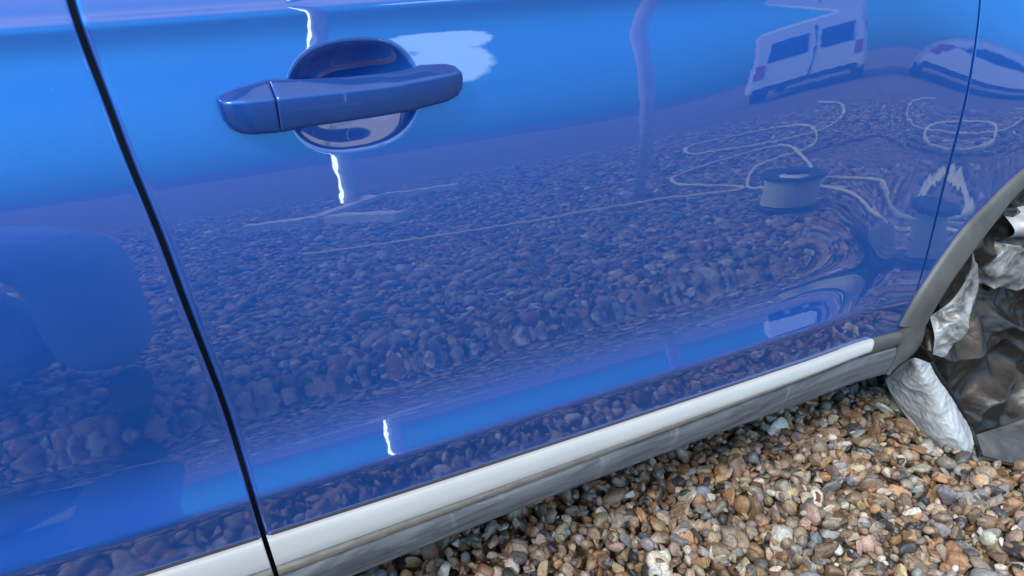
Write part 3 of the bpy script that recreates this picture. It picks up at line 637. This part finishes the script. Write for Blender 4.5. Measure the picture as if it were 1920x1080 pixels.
def vehicle(name, label, cat, prof, win, wheels, width, loc, rz, m):
    r_ = empty(name, loc); r_.rotation_euler = (0, 0, rz); tag(r_, label, cat)
    bm = bmesh.new(); a = [bm.verts.new((x, -width / 2, z)) for x, z in prof]; f = bm.faces.new(a); e = bmesh.ops.extrude_face_region(bm, geom=[f])
    bmesh.ops.translate(bm, vec=(0, width, 0), verts=[v for v in e['geom'] if isinstance(v, bmesh.types.BMVert)]); bmesh.ops.recalc_face_normals(bm, faces=bm.faces)
    bmesh.ops.bevel(bm, geom=bm.edges[:], offset=.07, segments=3, affect='EDGES', clamp_overlap=True)
    me = bpy.data.meshes.new('body'); bm.to_mesh(me); bm.free(); o = bpy.data.objects.new('body', me); me.materials.append(m); COL.objects.link(o); o.parent = r_
    for x0, x1, za, zb_ in win:
        for s in (-1, 1):
            o = bpy.data.objects.new('window', boxmesh('window', (x1 - x0, .02, zb_ - za), .008, ((x0 + x1) / 2, s * (width / 2 + .006), (za + zb_) / 2))); o.data.materials.append(M_glass); COL.objects.link(o); o.parent = r_
    for x in wheels:
        for s in (-1, 1):
            o = bpy.data.objects.new('wheel', lathe('wheel', [(0, -.1), (.2, -.11), (.31, -.1), (.33, 0), (.31, .1), (0, .1)], 28, 'Y')); o.data.materials.append(M_tyre); COL.objects.link(o); o.parent = r_; o.location = (x, s * (width / 2 - .12), .33)
    return r_
VAN = vehicle('white_van', 'white panel van mirrored in the upper front corner of the door', 'van', [(-2.4, .35), (2.4, .35), (2.4, 1.0), (1.75, 1.15), (1.1, 2.05), (.8, 2.15), (-2.4, 2.15)], [(.55, 1.25, 1.2, 1.8), (-1.2, -.3, 1.3, 1.8)], (-1.5, 1.6), 1.85, (10.6, -8.6, 0), R(-38), M_white)
vehicle('white_car', 'white hatchback parked beyond the van', 'car', [(-2.0, .3), (2.0, .3), (2.0, .8), (1.1, .95), (.4, 1.42), (-1.3, 1.45), (-2.0, .95)], [(-.9, -.1, 1.0, 1.35), (0, .5, 1.0, 1.32)], (-1.3, 1.3), 1.75, (12.2, -6.2, 0), R(-20), M_white)
for y_, z_, w_, h_, m_, nm in ((-.40, 1.5, .58, .55, M_glass, 'rear_window'), (.40, 1.5, .58, .55, M_glass, 'rear_window'), (0, 1.15, .02, 1.6, M_void, 'door_seam'), (-.78, 1.0, .12, .4, mat('red_lamp', (.5, .02, .02), .2), 'tail_lamp'), (.78, 1.0, .12, .4, mat('red_lamp', (.5, .02, .02), .2), 'tail_lamp'), (0, .42, 1.6, .16, M_dark, 'bumper')):
    o = bpy.data.objects.new(nm, boxmesh(nm, (.03, w_, h_), .006, (-2.405, y_, z_))); o.data.materials.append(m_); COL.objects.link(o); o.parent = VAN
# low far hills closing the view beyond the drive
M_hill = mat('hill_green', (.09, .11, .12), .9)
hx_ = np.linspace(-260, 260, 160); hv = np.linspace(0, 1, 12)
hz_ = 3.2 + 1.3 * np.sin(hx_ * .021 + .5) + .7 * np.sin(hx_ * .07) + .25 * np.sin(hx_ * .21)
P = np.array([[(x, -120 - 60 * v, -.02 + h * math.sin(v * math.pi * .5)) for v in hv] for x, h in zip(hx_, hz_)])
tag(obj('hills', grid('hills', P, True), M_hill), kind='structure')
# the photographer, crouching with the phone held out in front
M_jean = mat('blue_denim', (.26, .40, .70), .85); M_shirt = mat('grey_blue_shirt', (.30, .36, .45), .8); M_skin = mat('skin', (.45, .28, .2), .5, 0, Subsurface_Weight=.1); M_hair = mat('brown_hair', (.05, .03, .02), .6); M_shoe = mat('dark_shoe', (.03, .03, .03), .6)
def skinned(name, V, E, rad, m, parent, sub=2):
    me = bpy.data.meshes.new(name); me.from_pydata(V, E, []); o = obj(name, me, m, parent); sk = o.modifiers.new('s', 'SKIN')
    for i, r_ in enumerate(rad): me.skin_vertices[0].data[i].radius = (r_, r_) if not hasattr(r_, '__len__') else r_
    me.skin_vertices[0].data[0].use_root = True; sb = o.modifiers.new('d', 'SUBSURF'); sb.levels = sub; sb.render_levels = sub
    return o
per = empty('person', (-.62, -1.36, 0)); tag(per, 'person crouching in dark jeans and pale shirt, mirrored in the rear door', 'person')
skinned('trousers', [(-.64, -1.28, .60), (-.50, -1.20, .62), (-.16, -.98, .565), (-.16, -1.02, .10), (-.60, -1.22, .46), (-.30, -1.08, .19), (-.60, -1.34, .12), (-.70, -1.30, .72)], [(0, 1), (1, 2), (2, 3), (0, 4), (4, 5), (5, 6), (0, 7)], [.15, .15, .125, .115, .16, .15, .10, .15], M_jean, per)
skinned('body', [(-.74, -1.28, .84), (-.76, -1.22, 1.0), (-.76, -1.17, 1.10), (-.76, -1.14, 1.16), (-.75, -1.12, 1.26), (-.62, -1.22, .98), (-.66, -1.06, .76), (-.80, -.96, .66), (-.93, -1.20, .98), (-.98, -1.02, .76), (-.90, -.94, .66)], [(0, 1), (1, 2), (2, 3), (3, 4), (1, 5), (5, 6), (6, 7), (1, 8), (8, 9), (9, 10)], [.13, .14, .06, .07, .085, .065, .045, .03, .065, .045, .03], M_skin, per)
skinned('shirt', [(-.72, -1.31, .70), (-.74, -1.28, .84), (-.76, -1.22, .98), (-.62, -1.22, .97), (-.655, -1.08, .79), (-.93, -1.20, .97), (-.975, -1.04, .79)], [(0, 1), (1, 2), (2, 3), (3, 4), (2, 5), (5, 6)], [.16, .15, .155, .085, .062, .085, .062], M_shirt, per)
skinned('hair', [(-.77, -1.14, 1.28), (-.76, -1.13, 1.33)], [(0, 1)], [.09, .075], M_hair, per)
for x, y, s_ in ((-.13, -1.04, 1), (-.66, -1.38, -.6)): skinned('shoe', [(x, y, .05), (x, y + .14 * s_, .045), (x, y + .23 * s_, .035)], [(0, 1), (1, 2)], [.055, .05, .03], M_shoe, per)
for hx, hy, hz in ((-.80, -.96, .66), (-.90, -.94, .66)):
    for k in range(5):
        ox = (k - 2) * .018; ln = (.05, .075, .08, .075, .06)[k]
        skinned('finger', [(hx + ox * .5, hy, hz), (hx + ox, hy + ln * .6, hz - .004), (hx + ox * 1.2, hy + ln, hz - .03)], [(0, 1), (1, 2)], [.010, .009, .007], M_skin, per, 1)
